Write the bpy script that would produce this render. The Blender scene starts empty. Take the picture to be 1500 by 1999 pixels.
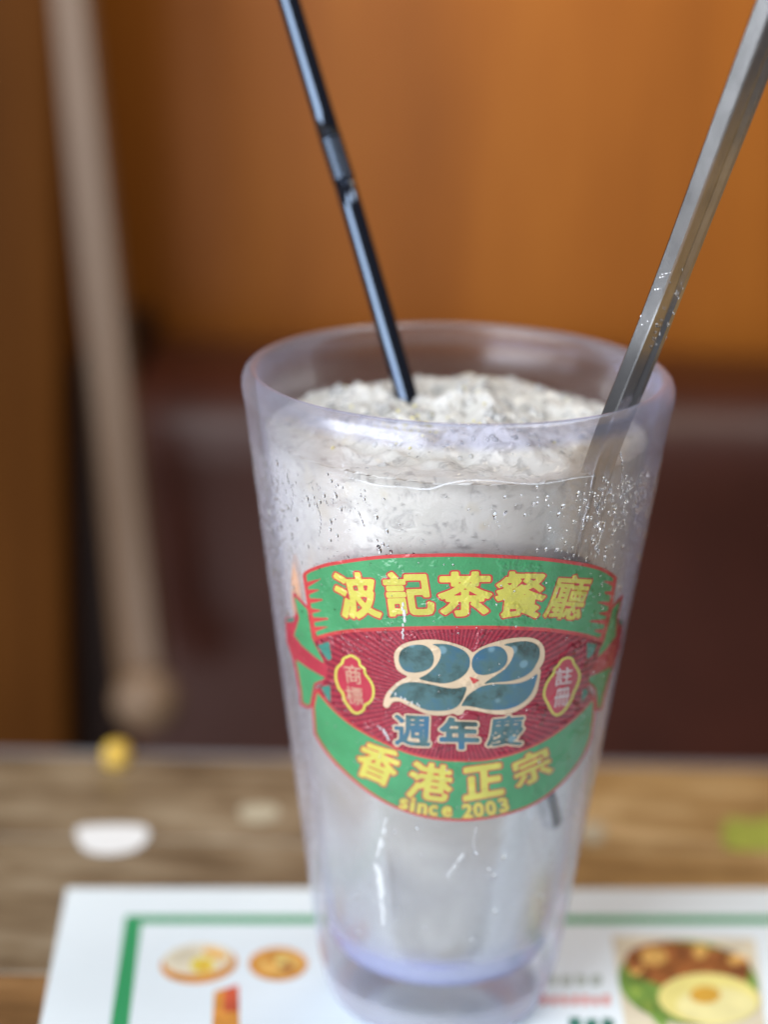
import bpy, bmesh, math, random
import numpy as np
from mathutils import Matrix, Vector, noise as mnoise

random.seed(7)
rng = np.random.default_rng(7)
SC = bpy.context.scene
COL = SC.collection
MM = 0.001
W, H = 1500.0, 1999.0

# ------------------------------------------------------------------ camera
CAM_O = np.array([0.0, -444.431812, 253.717844])          # mm
CAM_R = np.array([0.9988834, 0.04046279, 0.02438672])
CAM_U = np.array([-0.0354911, 0.301993, 0.95264926])
CAM_F = np.array([-0.03118223, 0.95245104, -0.30309186])
FPX = 4346.2348
cd = bpy.data.cameras.new('camera')
cam = bpy.data.objects.new('camera', cd)
COL.objects.link(cam)
cam.matrix_world = Matrix((
    (CAM_R[0], CAM_U[0], -CAM_F[0], CAM_O[0] * MM),
    (CAM_R[1], CAM_U[1], -CAM_F[1], CAM_O[1] * MM),
    (CAM_R[2], CAM_U[2], -CAM_F[2], CAM_O[2] * MM),
    (0, 0, 0, 1)))
cd.sensor_fit = 'VERTICAL'
cd.sensor_height = 36.0
cd.lens = FPX / H * 36.0
cd.clip_start = 0.01
cd.clip_end = 50
cd.dof.use_dof = True
cd.dof.focus_distance = 0.427
cd.dof.aperture_fstop = cd.lens / 15.5
cd.dof.aperture_blades = 0
SC.camera = cam

# ------------------------------------------------------------------ world + lamps
w = bpy.data.worlds.new('World')
SC.world = w
w.use_nodes = True
bg = w.node_tree.nodes['Background']
bg.inputs['Color'].default_value = (0.92, 0.92, 1.0, 1)
bg.inputs['Strength'].default_value = 0.11


def area_lamp(name, loc, target, size, power, color):
    l = bpy.data.lights.new(name, 'AREA')
    l.shape = 'RECTANGLE'
    l.size, l.size_y = size
    l.energy = power
    l.color = color
    o = bpy.data.objects.new(name, l)
    COL.objects.link(o)
    o.location = loc
    d = Vector(target) - Vector(loc)
    o.rotation_euler = d.to_track_quat('-Z', 'Y').to_euler()
    return o


area_lamp('ceiling_panel', (-0.35, -0.55, 0.95), (0, 0, 0.06), (0.5, 0.5), 7.0, (0.92, 0.96, 1.0))
area_lamp('ceiling_panel', (0.45, 0.0, 1.10), (0.05, -0.02, 0), (0.6, 0.4), 5.0, (1.0, 0.97, 0.94))
area_lamp('window_panel', (-1.10, -1.20, 0.15), (0, 0, 0.10), (1.6, 1.5), 66.0, (0.91, 0.955, 1.0))
area_lamp('pendant_lamp', (0.03, 0.22, 0.42), (0.02, 0.40, 0.19), (0.08, 0.08), 0.5, (1.0, 0.84, 0.62))

SC.view_settings.view_transform = 'Standard'
SC.view_settings.look = 'None'
SC.view_settings.exposure = 0
SC.view_settings.gamma = 1
SC.cycles.use_denoising = True
SC.cycles.max_bounces = 24
SC.cycles.transparent_max_bounces = 32
SC.cycles.transmission_bounces = 12
SC.cycles.volume_bounces = 10
SC.cycles.diffuse_bounces = 4
SC.cycles.glossy_bounces = 4
SC.cycles.blur_glossy = 0.5
SC.cycles.sample_clamp_indirect = 6


# ------------------------------------------------------------------ projection helpers (mm)
def ray_dir(x, y):
    x = np.asarray(x, float)[..., None]
    y = np.asarray(y, float)[..., None]
    return CAM_F + CAM_R * (x - W / 2) / FPX - CAM_U * (y - H / 2) / FPX


def on_plane(x, y, z=0.0):
    d = ray_dir(x, y)
    return CAM_O + d * ((z - CAM_O[2]) / d[..., 2])[..., None]


def at_depth(x, y, Y):
    d = ray_dir(x, y)
    return CAM_O + d * ((Y - CAM_O[1]) / d[..., 1])[..., None]


# outer cone of the tumbler: r = CR0 + CK z
CUP_H = 143.73
CK = (43.75 - 26.806) / (136.73 - 12)
CR0 = 26.806 - 12 * CK


def on_cup(x, y, off=0.0):
    d = ray_dir(x, y)
    o = CAM_O
    r0 = CR0 + off
    a = d[..., 0] ** 2 + d[..., 1] ** 2 - (CK * d[..., 2]) ** 2
    b = 2 * (o[0] * d[..., 0] + o[1] * d[..., 1] - (r0 + CK * o[2]) * CK * d[..., 2])
    c = o[0] ** 2 + o[1] ** 2 - (r0 + CK * o[2]) ** 2
    disc = np.maximum(b * b - 4 * a * c, 0)
    t = (-b - np.sqrt(disc)) / (2 * a)
    return o + d * t[..., None]


def in_cup(x, y, depth):
    """point `depth` mm inside the outer wall, behind the wall point seen at the pixel"""
    p = on_cup(np.array(float(x)), np.array(float(y)))
    r = math.hypot(p[0], p[1])
    return np.array([p[0] * (r - depth) / r, p[1] * (r - depth) / r, p[2]])


# ------------------------------------------------------------------ objects
def tag(o, label=None, cat=None, group=None, kind=None):
    if label:
        o['label'] = label
    if cat:
        o['category'] = cat
    if group:
        o['group'] = group
    if kind:
        o['kind'] = kind
    return o


def empty(name, loc=(0, 0, 0)):
    o = bpy.data.objects.new(name, None)
    COL.objects.link(o)
    o.empty_display_size = 0.02
    o.location = Vector(loc)
    bpy.context.view_layer.update()
    return o


def mesh_obj(name, verts_mm, faces, mat, parent=None, smooth=True, mats=None, mat_idx=None):
    """verts in world mm"""
    me = bpy.data.meshes.new(name)
    v = np.asarray(verts_mm, float) * MM
    if parent is not None:
        org = parent.location.copy()
        q = parent.parent
        while q is not None:
            org += q.location
            q = q.parent
        v = v - np.array(org)
    me.from_pydata([tuple(p) for p in v], [], [tuple(f) for f in faces])
    for m in (mats or [mat]):
        me.materials.append(m)
    if mat_idx is not None:
        me.polygons.foreach_set('material_index', mat_idx)
    me.polygons.foreach_set('use_smooth', [smooth] * len(me.polygons))
    me.validate()
    me.update()
    o = bpy.data.objects.new(name, me)
    COL.objects.link(o)
    if parent is not None:
        o.parent = parent
    return o


def bm_obj(name, bm, mat, parent=None, smooth=True):
    bm.verts.ensure_lookup_table()
    bm.verts.index_update()
    v = [tuple(x.co) for x in bm.verts]
    f = [[y.index for y in x.verts] for x in bm.faces]
    bm.free()
    return mesh_obj(name, v, f, mat, parent, smooth)


def lathe(profile, n=128):
    """closed or open profile of (r,z); r==0 ends become poles"""
    V, F = [], []
    rows = []
    for r, z in profile:
        if r < 1e-6:
            rows.append([len(V)])
            V.append((0, 0, z))
        else:
            rows.append(list(range(len(V), len(V) + n)))
            for i in range(n):
                t = 2 * math.pi * i / n
                V.append((r * math.cos(t), r * math.sin(t), z))
    for a, b in zip(rows[:-1], rows[1:]):
        for i in range(n):
            j = (i + 1) % n
            if len(a) == 1 and len(b) == 1:
                continue
            if len(a) == 1:
                F.append((a[0], b[j], b[i]))
            elif len(b) == 1:
                F.append((a[i], a[j], b[0]))
            else:
                F.append((a[i], a[j], b[j], b[i]))
    return V, F


def tube(path, radii, n=20, cap=True):
    V, F = [], []
    path = [np.asarray(p, float) for p in path]
    prev = None
    for k, (p, r) in enumerate(zip(path, radii)):
        a = path[max(k - 1, 0)]
        b = path[min(k + 1, len(path) - 1)]
        t = (b - a) / np.linalg.norm(b - a)
        if prev is None:
            u = np.cross(t, [0, 1, 0.01])
        else:
            u = prev - t * (prev @ t)
        u /= np.linalg.norm(u)
        prev = u
        v = np.cross(t, u)
        for i in range(n):
            q = 2 * math.pi * i / n
            V.append(p + r * (math.cos(q) * u + math.sin(q) * v))
    for k in range(len(path) - 1):
        for i in range(n):
            j = (i + 1) % n
            F.append((k * n + i, k * n + j, (k + 1) * n + j, (k + 1) * n + i))
    if cap:
        F.append(tuple(range(n))[::-1])
        F.append(tuple(range((len(path) - 1) * n, len(path) * n)))
    return V, F


def box(x0, x1, y0, y1, z0, z1, bev=0.0, seg=2):
    bm = bmesh.new()
    bmesh.ops.create_cube(bm, size=1)
    for v in bm.verts:
        v.co = Vector((x0 if v.co.x < 0 else x1, y0 if v.co.y < 0 else y1, z0 if v.co.z < 0 else z1))
    if bev > 0:
        bmesh.ops.bevel(bm, geom=list(bm.edges), offset=bev, segments=seg, affect='EDGES', profile=0.5)
    return bm


# ------------------------------------------------------------------ materials
class NT:
    def __init__(s, name):
        s.m = bpy.data.materials.new(name)
        s.m.use_nodes = True
        s.t = s.m.node_tree
        s.t.nodes.clear()
        s.out = s.t.nodes.new('ShaderNodeOutputMaterial')

    def n(s, typ, **kw):
        nd = s.t.nodes.new('ShaderNode' + typ)
        for k, v in kw.items():
            if k.startswith('_'):
                setattr(nd, k[1:], v)
            else:
                key = k.replace('__', ' ')
                if key.isdigit():
                    key = int(key)
                if hasattr(v, 'node'):
                    s.t.links.new(v, nd.inputs[key])
                else:
                    nd.inputs[key].default_value = v
        return nd

    def link(s, a, b):
        s.t.links.new(a, b)

    def ramp(s, fac, stops):
        r = s.t.nodes.new('ShaderNodeValToRGB')
        e = r.color_ramp.elements
        while len(e) < len(stops):
            e.new(0.5)
        for k, (p, c) in enumerate(stops):
            e[k].position = p
            e[k].color = (*c, 1) if len(c) == 3 else c
        s.link(fac, r.inputs[0])
        return r.outputs[0]

    def coord(s, scale=(1, 1, 1), kind='Object'):
        tc = s.t.nodes.new('ShaderNodeTexCoord')
        mp = s.t.nodes.new('ShaderNodeMapping')
        mp.inputs['Scale'].default_value = scale
        s.link(tc.outputs[kind], mp.inputs['Vector'])
        return mp.outputs[0]

    def noise(s, vec, scale, detail=4, rough=0.55, dist=0.0):
        return s.n('TexNoise', Vector=vec, Scale=scale, Detail=detail, Roughness=rough, Distortion=dist).outputs[0]

    def bump(s, h, strength, dist=0.001):
        return s.n('Bump', Height=h, Strength=strength, Distance=dist).outputs[0]

    def math(s, op, a, b=None, c=None):
        nd = s.t.nodes.new('ShaderNodeMath')
        nd.operation = op
        for i, v in enumerate((a, b, c)):
            if v is None:
                continue
            if hasattr(v, 'node'):
                s.link(v, nd.inputs[i])
            else:
                nd.inputs[i].default_value = v
        return nd.outputs[0]

    def mapr(s, v, a, b, c=0.0, d=1.0, smooth=True):
        nd = s.t.nodes.new('ShaderNodeMapRange')
        nd.interpolation_type = 'SMOOTHSTEP' if smooth else 'LINEAR'
        s.link(v, nd.inputs[0])
        for i, x in enumerate((a, b, c, d)):
            nd.inputs[i + 1].default_value = x
        return nd.outputs[0]

    def mixc(s, f, a, b):
        nd = s.t.nodes.new('ShaderNodeMix')
        nd.data_type = 'RGBA'
        for sock, v in ((nd.inputs[0], f), (nd.inputs[6], a), (nd.inputs[7], b)):
            if hasattr(v, 'node'):
                s.link(v, sock)
            else:
                sock.default_value = v if isinstance(v, float) else (*v, 1)
        return nd.outputs[2]

    def mixs(s, f, a, b):
        nd = s.t.nodes.new('ShaderNodeMixShader')
        if hasattr(f, 'node'):
            s.link(f, nd.inputs[0])
        else:
            nd.inputs[0].default_value = f
        s.link(a, nd.inputs[1])
        s.link(b, nd.inputs[2])
        return nd.outputs[0]

    def done(s, surf=None, vol=None):
        if surf is not None:
            s.link(surf, s.out.inputs['Surface'])
        if vol is not None:
            s.link(vol, s.out.inputs['Volume'])
        return s.m


def simple(name, col, rough=0.5, metal=0.0, spec=0.5, var=0.0, vscale=40, bump=0.0, bscale=300, alpha=1.0):
    t = NT(name)
    c = t.coord()
    base = (*col, 1)
    p = t.n('BsdfPrincipled', Roughness=rough, Metallic=metal)
    p.inputs['Specular IOR Level'].default_value = spec
    p.inputs['Alpha'].default_value = alpha
    if var > 0:
        n = t.noise(c, vscale, 5)
        lo = tuple(max(x * (1 - var), 0) for x in col)
        hi = tuple(min(x * (1 + var), 1) for x in col)
        t.link(t.ramp(n, [(0.3, lo), (0.7, hi)]), p.inputs['Base Color'])
    else:
        p.inputs['Base Color'].default_value = base
    if bump > 0:
        t.link(t.bump(t.noise(c, bscale, 4), bump, 0.0005), p.inputs['Normal'])
    return t.done(p.outputs[0])


def m_plastic_shell():
    """thin lavender plastic: clear tint, thicker looking at grazing angles, fogged by condensation"""
    t = NT('lavender plastic')
    c = t.coord()
    sep = t.n('SeparateXYZ', Vector=c)
    z = sep.outputs[2]
    n1 = t.noise(c, 90, 4)
    zz = t.math('ADD', z, t.math('MULTIPLY', t.math('SUBTRACT', n1, 0.5), 0.009))
    fog = t.mapr(zz, 0.1315, 0.1275)
    low = t.mapr(z, 0.012, 0.040)
    rim = t.mapr(z, 0.1378, 0.1392)
    fine = t.noise(c, 900, 3)
    lw = t.n('LayerWeight', Blend=0.35)
    fac = lw.outputs['Facing']
    tint = t.mixc(t.math('POWER', fac, 2.6), (0.982, 0.982, 0.985), (0.74, 0.72, 0.93))
    tint = t.mixc(t.math('MULTIPLY', rim, 0.6), tint, (0.80, 0.81, 0.97))
    transp = t.n('BsdfTransparent', Color=tint)
    nrm = t.bump(t.math('ADD', t.noise(c, 260, 3), t.math('MULTIPLY', fine, 0.12)), 0.10, 0.0006)
    rad = t.n('VectorMath', _operation='LENGTH', **{'0': t.n('CombineXYZ', X=sep.outputs[0], Y=sep.outputs[1]).outputs[0]}).outputs['Value']
    depth = t.math('SUBTRACT', t.math('ADD', t.math('MULTIPLY', z, CK), CR0 * MM), rad)
    inner = t.mapr(depth, 0.0016, 0.0022)
    ring = t.math('MULTIPLY', t.math('MULTIPLY', inner, t.mapr(z, 0.0112, 0.0122)), t.mapr(z, 0.0235, 0.0185))
    hcol = t.mixc(fac, (0.90, 0.91, 0.90), (0.77, 0.77, 0.97))
    hcol = t.mixc(ring, hcol, (0.46, 0.50, 1.0))
    dif = t.n('BsdfDiffuse', Color=hcol, Normal=nrm)
    trl = t.n('BsdfTranslucent', Color=hcol, Normal=nrm)
    hz = t.mixs(0.5, dif.outputs[0], trl.outputs[0])
    h = t.math('ADD', 0.018, t.math('MULTIPLY', t.math('MULTIPLY', fog, low),
               t.math('ADD', 0.07, t.math('MULTIPLY', t.mapr(fine, 0.45, 0.68), t.math('MULTIPLY', t.mapr(fac, 0.15, 0.6), 0.2)))))
    h = t.math('ADD', h, t.math('MULTIPLY', t.math('POWER', fac, 2.6), 0.42))
    h = t.math('ADD', h, t.math('MULTIPLY', rim, 0.05))
    h = t.math('ADD', h, t.math('MULTIPLY', ring, 0.8))
    h = t.math('ADD', h, t.mapr(z, 0.0105, 0.0070, 0.0, 0.38))
    h = t.math('MINIMUM', h, 0.85)
    body = t.mixs(h, transp.outputs[0], hz)
    fr = t.n('Fresnel', IOR=1.45, Normal=nrm)
    f2 = t.math('MINIMUM', fr.outputs[0], 0.5)
    gl = t.n('BsdfGlossy', Roughness=0.2, Normal=nrm)
    gl.inputs['Color'].default_value = (0.95, 0.96, 1, 1)
    return t.done(t.mixs(f2, body, gl.outputs[0]))


def m_cloudy(name, lo, hi, clear, scale, rough=0.25, icy=0.0):
    """murky drink seen through its skin: clouded, with clearer patches one can look into"""
    t = NT(name)
    c = t.coord()
    a = t.noise(c, scale, 3, 0.5, 0.5)
    b = t.noise(c, scale * 2.2, 2, 0.5)
    col = t.ramp(a, [(0.32, lo), (0.62, hi)])
    col = t.mixc(t.mapr(b, 0.58, 0.74), col, tuple(x * y for x, y in zip(lo, (0.97, 0.91, 0.78))))
    e = t.noise(c, 210, 5, 0.65, 0.8)
    if icy > 0:
        col = t.mixc(t.math('MULTIPLY', t.mapr(e, 0.50, 0.36), icy), col, (0.62, 0.62, 0.62))
        b2 = t.math('ADD', b, t.math('MULTIPLY', e, 0.8))
    else:
        b2 = b
    nrm = t.bump(b2, 0.35, 0.0012)
    d = t.n('BsdfDiffuse', Color=col, Normal=nrm)
    tl = t.n('BsdfTranslucent', Color=col, Normal=nrm)
    tp = t.n('BsdfTransparent')
    rf = t.n('BsdfRefraction', Roughness=rough, IOR=1.12, Normal=nrm)
    see = t.mixs(0.45, tp.outputs[0], rf.outputs[0])
    m = t.mixs(0.3, d.outputs[0], tl.outputs[0])
    cl = t.math('MULTIPLY', t.mapr(a, 0.62, 0.38), clear * 0.7)
    cl = t.math('ADD', cl, clear * 0.5)
    if icy > 0:
        cl = t.math('ADD', cl, t.math('MULTIPLY', t.mapr(e, 0.46, 0.34), 0.25))
    g = t.n('BsdfGlossy', Roughness=0.15, Normal=nrm)
    return t.done(t.mixs(0.07, t.mixs(cl, m, see), g.outputs[0]))


def m_liquid(name, color, density, aniso=0.0, absorb=None):
    t = NT(name)
    tr = t.n('BsdfTransparent')
    tr.inputs['Color'].default_value = (1, 1, 1, 1)
    v = t.n('VolumeScatter', Density=density, Anisotropy=aniso)
    v.inputs['Color'].default_value = (*color, 1)
    vol = v.outputs[0]
    if absorb:
        a = t.n('VolumeAbsorption', Density=absorb[1])
        a.inputs['Color'].default_value = (*absorb[0], 1)
        s = t.n('AddShader', **{'0': vol, '1': a.outputs[0]})
        vol = s.outputs[0]
    return t.done(tr.outputs[0], vol)


def m_ice():
    t = NT('crushed ice')
    c = t.coord()
    col = t.ramp(t.noise(c, 160, 3), [(0.35, (0.88, 0.87, 0.83)), (0.6, (0.96, 0.97, 0.98))])
    d = t.n('BsdfDiffuse', Color=col)
    tl = t.n('BsdfTranslucent', Color=col)
    tp = t.n('BsdfTransparent')
    tp.inputs['Color'].default_value = (0.95, 0.96, 0.97, 1)
    gl = t.n('BsdfGlass', Roughness=0.05, IOR=1.31)
    b = t.mixs(0.4, d.outputs[0], tl.outputs[0])
    see = t.mixs(0.25, tp.outputs[0], gl.outputs[0])
    f = t.mapr(t.noise(c, 110, 2), 0.38, 0.60, 0.25, 0.65)
    b = t.mixs(f, b, see)
    g = t.n('BsdfGlossy', Roughness=0.06)
    fr = t.n('Fresnel', IOR=1.45)
    return t.done(t.mixs(fr.outputs[0], b, g.outputs[0]))


def m_water():
    t = NT('water bead')
    p = t.n('BsdfPrincipled', Roughness=0.02, IOR=1.33)
    p.inputs['Transmission Weight'].default_value = 1.0
    p.inputs['Base Color'].default_value = (0.98, 0.98, 1, 1)
    return t.done(p.outputs[0])


def m_wood(name, stops, scale=(14, 14, 1.2), nscale=3.0, rough=0.4, bump=0.05, fine=0.35, spec=0.4):
    t = NT(name)
    c = t.coord(scale)
    big = t.noise(c, nscale, 6, 0.6, 0.4)
    c2 = t.coord(tuple(s * 6 for s in scale))
    sm = t.noise(c2, nscale * 2, 5, 0.65)
    mix = t.math('ADD', t.math('MULTIPLY', big, 1 - fine), t.math('MULTIPLY', sm, fine))
    p = t.n('BsdfPrincipled', Roughness=rough)
    p.inputs['Specular IOR Level'].default_value = spec
    t.link(t.ramp(mix, stops), p.inputs['Base Color'])
    t.link(t.bump(sm, bump, 0.001), p.inputs['Normal'])
    return t.done(p.outputs[0])


def m_print(name, col, alpha=1.0, var=0.12):
    t = NT(name)
    c = t.coord()
    n = t.noise(c, 120, 4)
    lo = tuple(x * (1 - var) for x in col)
    hi = tuple(min(1, x * (1 + var)) for x in col)
    p = t.n('BsdfPrincipled', Roughness=0.22)
    p.inputs['Specular IOR Level'].default_value = 0.5
    t.link(t.ramp(n, [(0.3, lo), (0.7, hi)]), p.inputs['Base Color'])
    p.inputs['Alpha'].default_value = alpha
    nr = t.bump(t.math('ADD', t.noise(c, 420, 5, 0.6), t.mapr(t.noise(c, 230, 3), 0.52, 0.66)), 0.28, 0.0007)
    t.link(nr, p.inputs['Normal'])
    return t.done(p.outputs[0])


def m_burgundy():
    t = NT('burgundy print with rays')
    c = t.coord()
    sep = t.n('SeparateXYZ', Vector=c)
    x = t.math('SUBTRACT', sep.outputs[0], 0.0015)
    z = t.math('SUBTRACT', sep.outputs[2], 0.087)
    a = t.math('ARCTAN2', x, z)
    s = t.math('SINE', t.math('MULTIPLY', a, 110))
    n = t.noise(c, 150, 4)
    f = t.math('ADD', t.mapr(s, -0.4, 0.4, 0.0, 0.6), t.math('MULTIPLY', n, 0.4))
    p = t.n('BsdfPrincipled', Roughness=0.2)
    t.link(t.ramp(f, [(0.1, (0.15, 0.010, 0.028)), (0.8, (0.30, 0.028, 0.05))]), p.inputs['Base Color'])
    p.inputs['Alpha'].default_value = 0.95
    t.link(t.bump(t.math('ADD', t.noise(c, 380, 5, 0.65), t.mapr(t.noise(c, 210, 3), 0.52, 0.66)), 0.6, 0.0008), p.inputs['Normal'])
    return t.done(p.outputs[0])


def m_blue():
    t = NT('blue print with bubbles')
    c = t.coord()
    n = t.noise(c, 110, 5, 0.65)
    col = t.ramp(n, [(0.35, (0.02, 0.045, 0.045)), (0.48, (0.06, 0.135, 0.15)), (0.66, (0.03, 0.12, 0.23))])
    v = t.n('TexVoronoi', Vector=c, Scale=190.0)
    vd = v.outputs['Distance']
    bub = t.mapr(vd, 0.22, 0.12)
    col = t.mixc(t.math('MULTIPLY', bub, 0.35), col, (0.30, 0.50, 0.62))
    p = t.n('BsdfPrincipled', Roughness=0.18)
    t.link(col, p.inputs['Base Color'])
    p.inputs['Alpha'].default_value = 0.88
    t.link(t.bump(t.noise(c, 300, 4), 0.3, 0.0006), p.inputs['Normal'])
    return t.done(p.outputs[0])


M = {}
M['shell'] = m_plastic_shell()
M['slush'] = m_cloudy('icy slush', (0.90, 0.885, 0.82), (0.975, 0.97, 0.94), 0.22, 60, 0.25, 0.42)
M['liquid'] = m_cloudy('cloudy soda', (0.56, 0.55, 0.50), (0.72, 0.705, 0.68), 0.50, 32)
M['ice'] = m_ice()
M['water'] = m_water()
M['drip'] = simple('pale glint drip', (0.78, 0.80, 0.83), 0.06, 0, 0.8, alpha=0.5)
M['green'] = m_print('green print', (0.052, 0.235, 0.105))
M['red'] = m_print('red print', (0.40, 0.045, 0.05))
M['burg'] = m_burgundy()
M['redfill'] = m_print('crimson print', (0.33, 0.032, 0.055))
M['yellow'] = m_print('yellow print', (0.45, 0.42, 0.085))
M['cream'] = m_print('cream print', (0.50, 0.385, 0.27))
M['tan'] = m_print('tan print', (0.40, 0.23, 0.17))
M['greyprint'] = m_print('pale grey print', (0.46, 0.40, 0.41))
M['teal'] = m_print('teal print', (0.04, 0.17, 0.14))
M['blue'] = m_blue()
M['straw'] = simple('black plastic', (0.004, 0.004, 0.006), 0.10, 0, 0.6, bump=0.06, bscale=120)
sp_ = M['straw'].node_tree.nodes['Principled BSDF']
sp_.inputs['Specular Tint'].default_value = (0.55, 0.72, 1.0, 1)
sp_.inputs['Specular IOR Level'].default_value = 1.0
sp_.inputs['IOR'].default_value = 1.6
M['steel'] = simple('brushed steel', (0.50, 0.50, 0.51), 0.22, 1.0, 0.5, var=0.15, vscale=120, bump=0.05, bscale=200)
M['paper'] = simple('white paper', (0.80, 0.89, 0.94), 0.55, 0, 0.3, var=0.02, vscale=30)
M['paper_green'] = simple('green ink', (0.03, 0.34, 0.13), 0.5)
M['wall'] = m_wood('orange brown wood', [(0.28, (0.17, 0.050, 0.006)), (0.5, (0.245, 0.076, 0.009)), (0.75, (0.31, 0.108, 0.014))],
                   (7, 7, 0.5), 3.0, 0.45, 0.04, 0.35, 0.18)
M['panel'] = m_wood('dark brown wood', [(0.3, (0.045, 0.014, 0.0025)), (0.7, (0.085, 0.029, 0.005))], (14, 14, 1.0), 3.0, 0.5, 0.05, 0.35, 0.05)
M['slat'] = m_wood('pale wood', [(0.3, (0.085, 0.046, 0.023)), (0.7, (0.13, 0.074, 0.038))], (30, 30, 2), 3.0, 0.5)
M['knobwood'] = m_wood('bare pale wood', [(0.3, (0.13, 0.078, 0.042)), (0.7, (0.18, 0.11, 0.063))], (30, 30, 30), 3.0, 0.5)
M['vinyl'] = simple('maroon vinyl', (0.036, 0.0085, 0.0042), 0.36, 0, 0.32, var=0.2, vscale=20, bump=0.15, bscale=150)
M['dark'] = simple('gap shade black', (0.010, 0.004, 0.0025), 0.6, 0, 0.1, var=0.3)  # near black, the gap's shade put into the colour


# ------------------------------------------------------------------ print meshes: signed distance + marching squares
def seg_of(polys):
    S = []
    for p in polys:
        p = np.asarray(p, float)
        S.append(np.stack([p, np.roll(p, -1, 0)], 1))
    return np.concatenate(S)


def sdf(segs, X, Y):
    P = np.stack([X.ravel(), Y.ravel()], 1)
    out = np.empty(len(P))
    a, b = segs[:, 0], segs[:, 1]
    ab = b - a
    L = np.maximum((ab ** 2).sum(1), 1e-12)
    for i in range(0, len(P), 4000):
        p = P[i:i + 4000]
        ap = p[:, None] - a[None]
        t = np.clip((ap * ab).sum(2) / L, 0, 1)
        d = np.sqrt(((ap - t[..., None] * ab) ** 2).sum(2)).min(1)
        cond = (a[None, :, 1] > p[:, None, 1]) != (b[None, :, 1] > p[:, None, 1])
        xi = a[None, :, 0] + (p[:, None, 1] - a[None, :, 1]) * ab[None, :, 0] / np.where(np.abs(ab[None, :, 1]) < 1e-12, 1e-12, ab[None, :, 1])
        ins = (cond & (p[:, None, 0] < xi)).sum(1) % 2 == 1
        out[i:i + 4000] = np.where(ins, -d, d)
    return out.reshape(X.shape)


def iso(segs, offset, step):
    lo = segs.reshape(-1, 2).min(0) - max(offset, 0) - 1.5 * step
    hi = segs.reshape(-1, 2).max(0) + max(offset, 0) + 1.5 * step
    xs = np.arange(lo[0], hi[0] + step, step)
    ys = np.arange(lo[1], hi[1] + step, step)
    X, Y = np.meshgrid(xs, ys)
    D = sdf(segs, X, Y) - offset
    V, F, vid = [], [], {}

    def corner(j, i):
        k = (j, i)
        if k not in vid:
            vid[k] = len(V)
            V.append((xs[i], ys[j]))
        return vid[k]

    def edge(j0, i0, j1, i1):
        k = (j0, i0, j1, i1) if (j0, i0) < (j1, i1) else (j1, i1, j0, i0)
        if k not in vid:
            d0, d1 = D[k[0], k[1]], D[k[2], k[3]]
            t = d0 / (d0 - d1)
            vid[k] = len(V)
            V.append((xs[k[1]] + t * (xs[k[3]] - xs[k[1]]), ys[k[0]] + t * (ys[k[2]] - ys[k[0]])))
        return vid[k]

    neg = D < 0
    cnt = neg[:-1, :-1].astype(int) + neg[1:, :-1] + neg[:-1, 1:] + neg[1:, 1:]
    for j, i in zip(*np.nonzero(cnt)):
        cs = [(j, i), (j, i + 1), (j + 1, i + 1), (j + 1, i)]
        if cnt[j, i] == 4:
            F.append([corner(*q) for q in cs])
            continue
        f = []
        for q in range(4):
            a, b = cs[q], cs[(q + 1) % 4]
            if neg[a]:
                f.append(corner(*a))
            if neg[a] != neg[b]:
                f.append(edge(*a, *b))
        if len(f) >= 3:
            F.append(f)
    return np.array(V).reshape(-1, 2), F


def spline(pts, n=6, closed=True):
    """Catmull-Rom through the points"""
    P = np.asarray(pts, float)
    N = len(P)
    out = []
    rngk = range(N) if closed else range(N - 1)
    for k in rngk:
        p0, p1, p2, p3 = (P[(k + d) % N] if closed else P[min(max(k + d, 0), N - 1)] for d in (-1, 0, 1, 2))
        for s in range(n):
            t = s / n
            out.append(0.5 * ((2 * p1) + (-p0 + p2) * t + (2 * p0 - 5 * p1 + 4 * p2 - p3) * t * t + (-p0 + 3 * p1 - 3 * p2 + p3) * t ** 3))
    return np.array(out)


def cup_print(name, layers, parent):
    """layers: (polys in photo pixels, offset px, material, lift mm) laid on the tumbler's outer wall"""
    V, F, idx, mats = [], [], [], []
    for polys, off, mat, lift in layers:
        v, f = iso(seg_of(polys), off, 3.0)
        P = on_cup(v[:, 0], v[:, 1], lift)
        base = len(V)
        V.extend(P)
        F.extend([[q + base for q in x][::-1] for x in f])
        if mat not in mats:
            mats.append(mat)
        idx += [mats.index(mat)] * len(f)
    return mesh_obj(name, V, F, None, parent, True, [M[m] for m in mats], idx)


GC = {}


def glyph(ch):
    if ch in GC:
        return GC[ch]
    cu = bpy.data.curves.new('glyph', 'FONT')
    cu.body = ch
    cu.size = 1
    cu.resolution_u = 3
    o = bpy.data.objects.new('glyph', cu)
    COL.objects.link(o)
    bpy.context.view_layer.update()
    dg = bpy.context.evaluated_depsgraph_get()
    ev = o.evaluated_get(dg)
    me = ev.to_mesh()
    cnt = {}
    for p in me.polygons:
        for k in p.edge_keys:
            cnt[k] = cnt.get(k, 0) + 1
    co = np.array([v.co[:2] for v in me.vertices])
    segs = np.array([[co[a], co[b]] for (a, b), c in cnt.items() if c == 1])
    ev.to_mesh_clear()
    bpy.data.objects.remove(o)
    bpy.data.curves.remove(cu)
    GC[ch] = segs
    return segs


def quad_map(v, lo, hi, quad):
    TL, TR, BL, BR = (np.asarray(q, float) for q in quad)
    u = ((v[:, 0] - lo[0]) / (hi[0] - lo[0]))[:, None]
    t = ((v[:, 1] - lo[1]) / (hi[1] - lo[1]))[:, None]
    return (BL * (1 - u) + BR * u) * (1 - t) + (TL * (1 - u) + TR * u) * t


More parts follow.
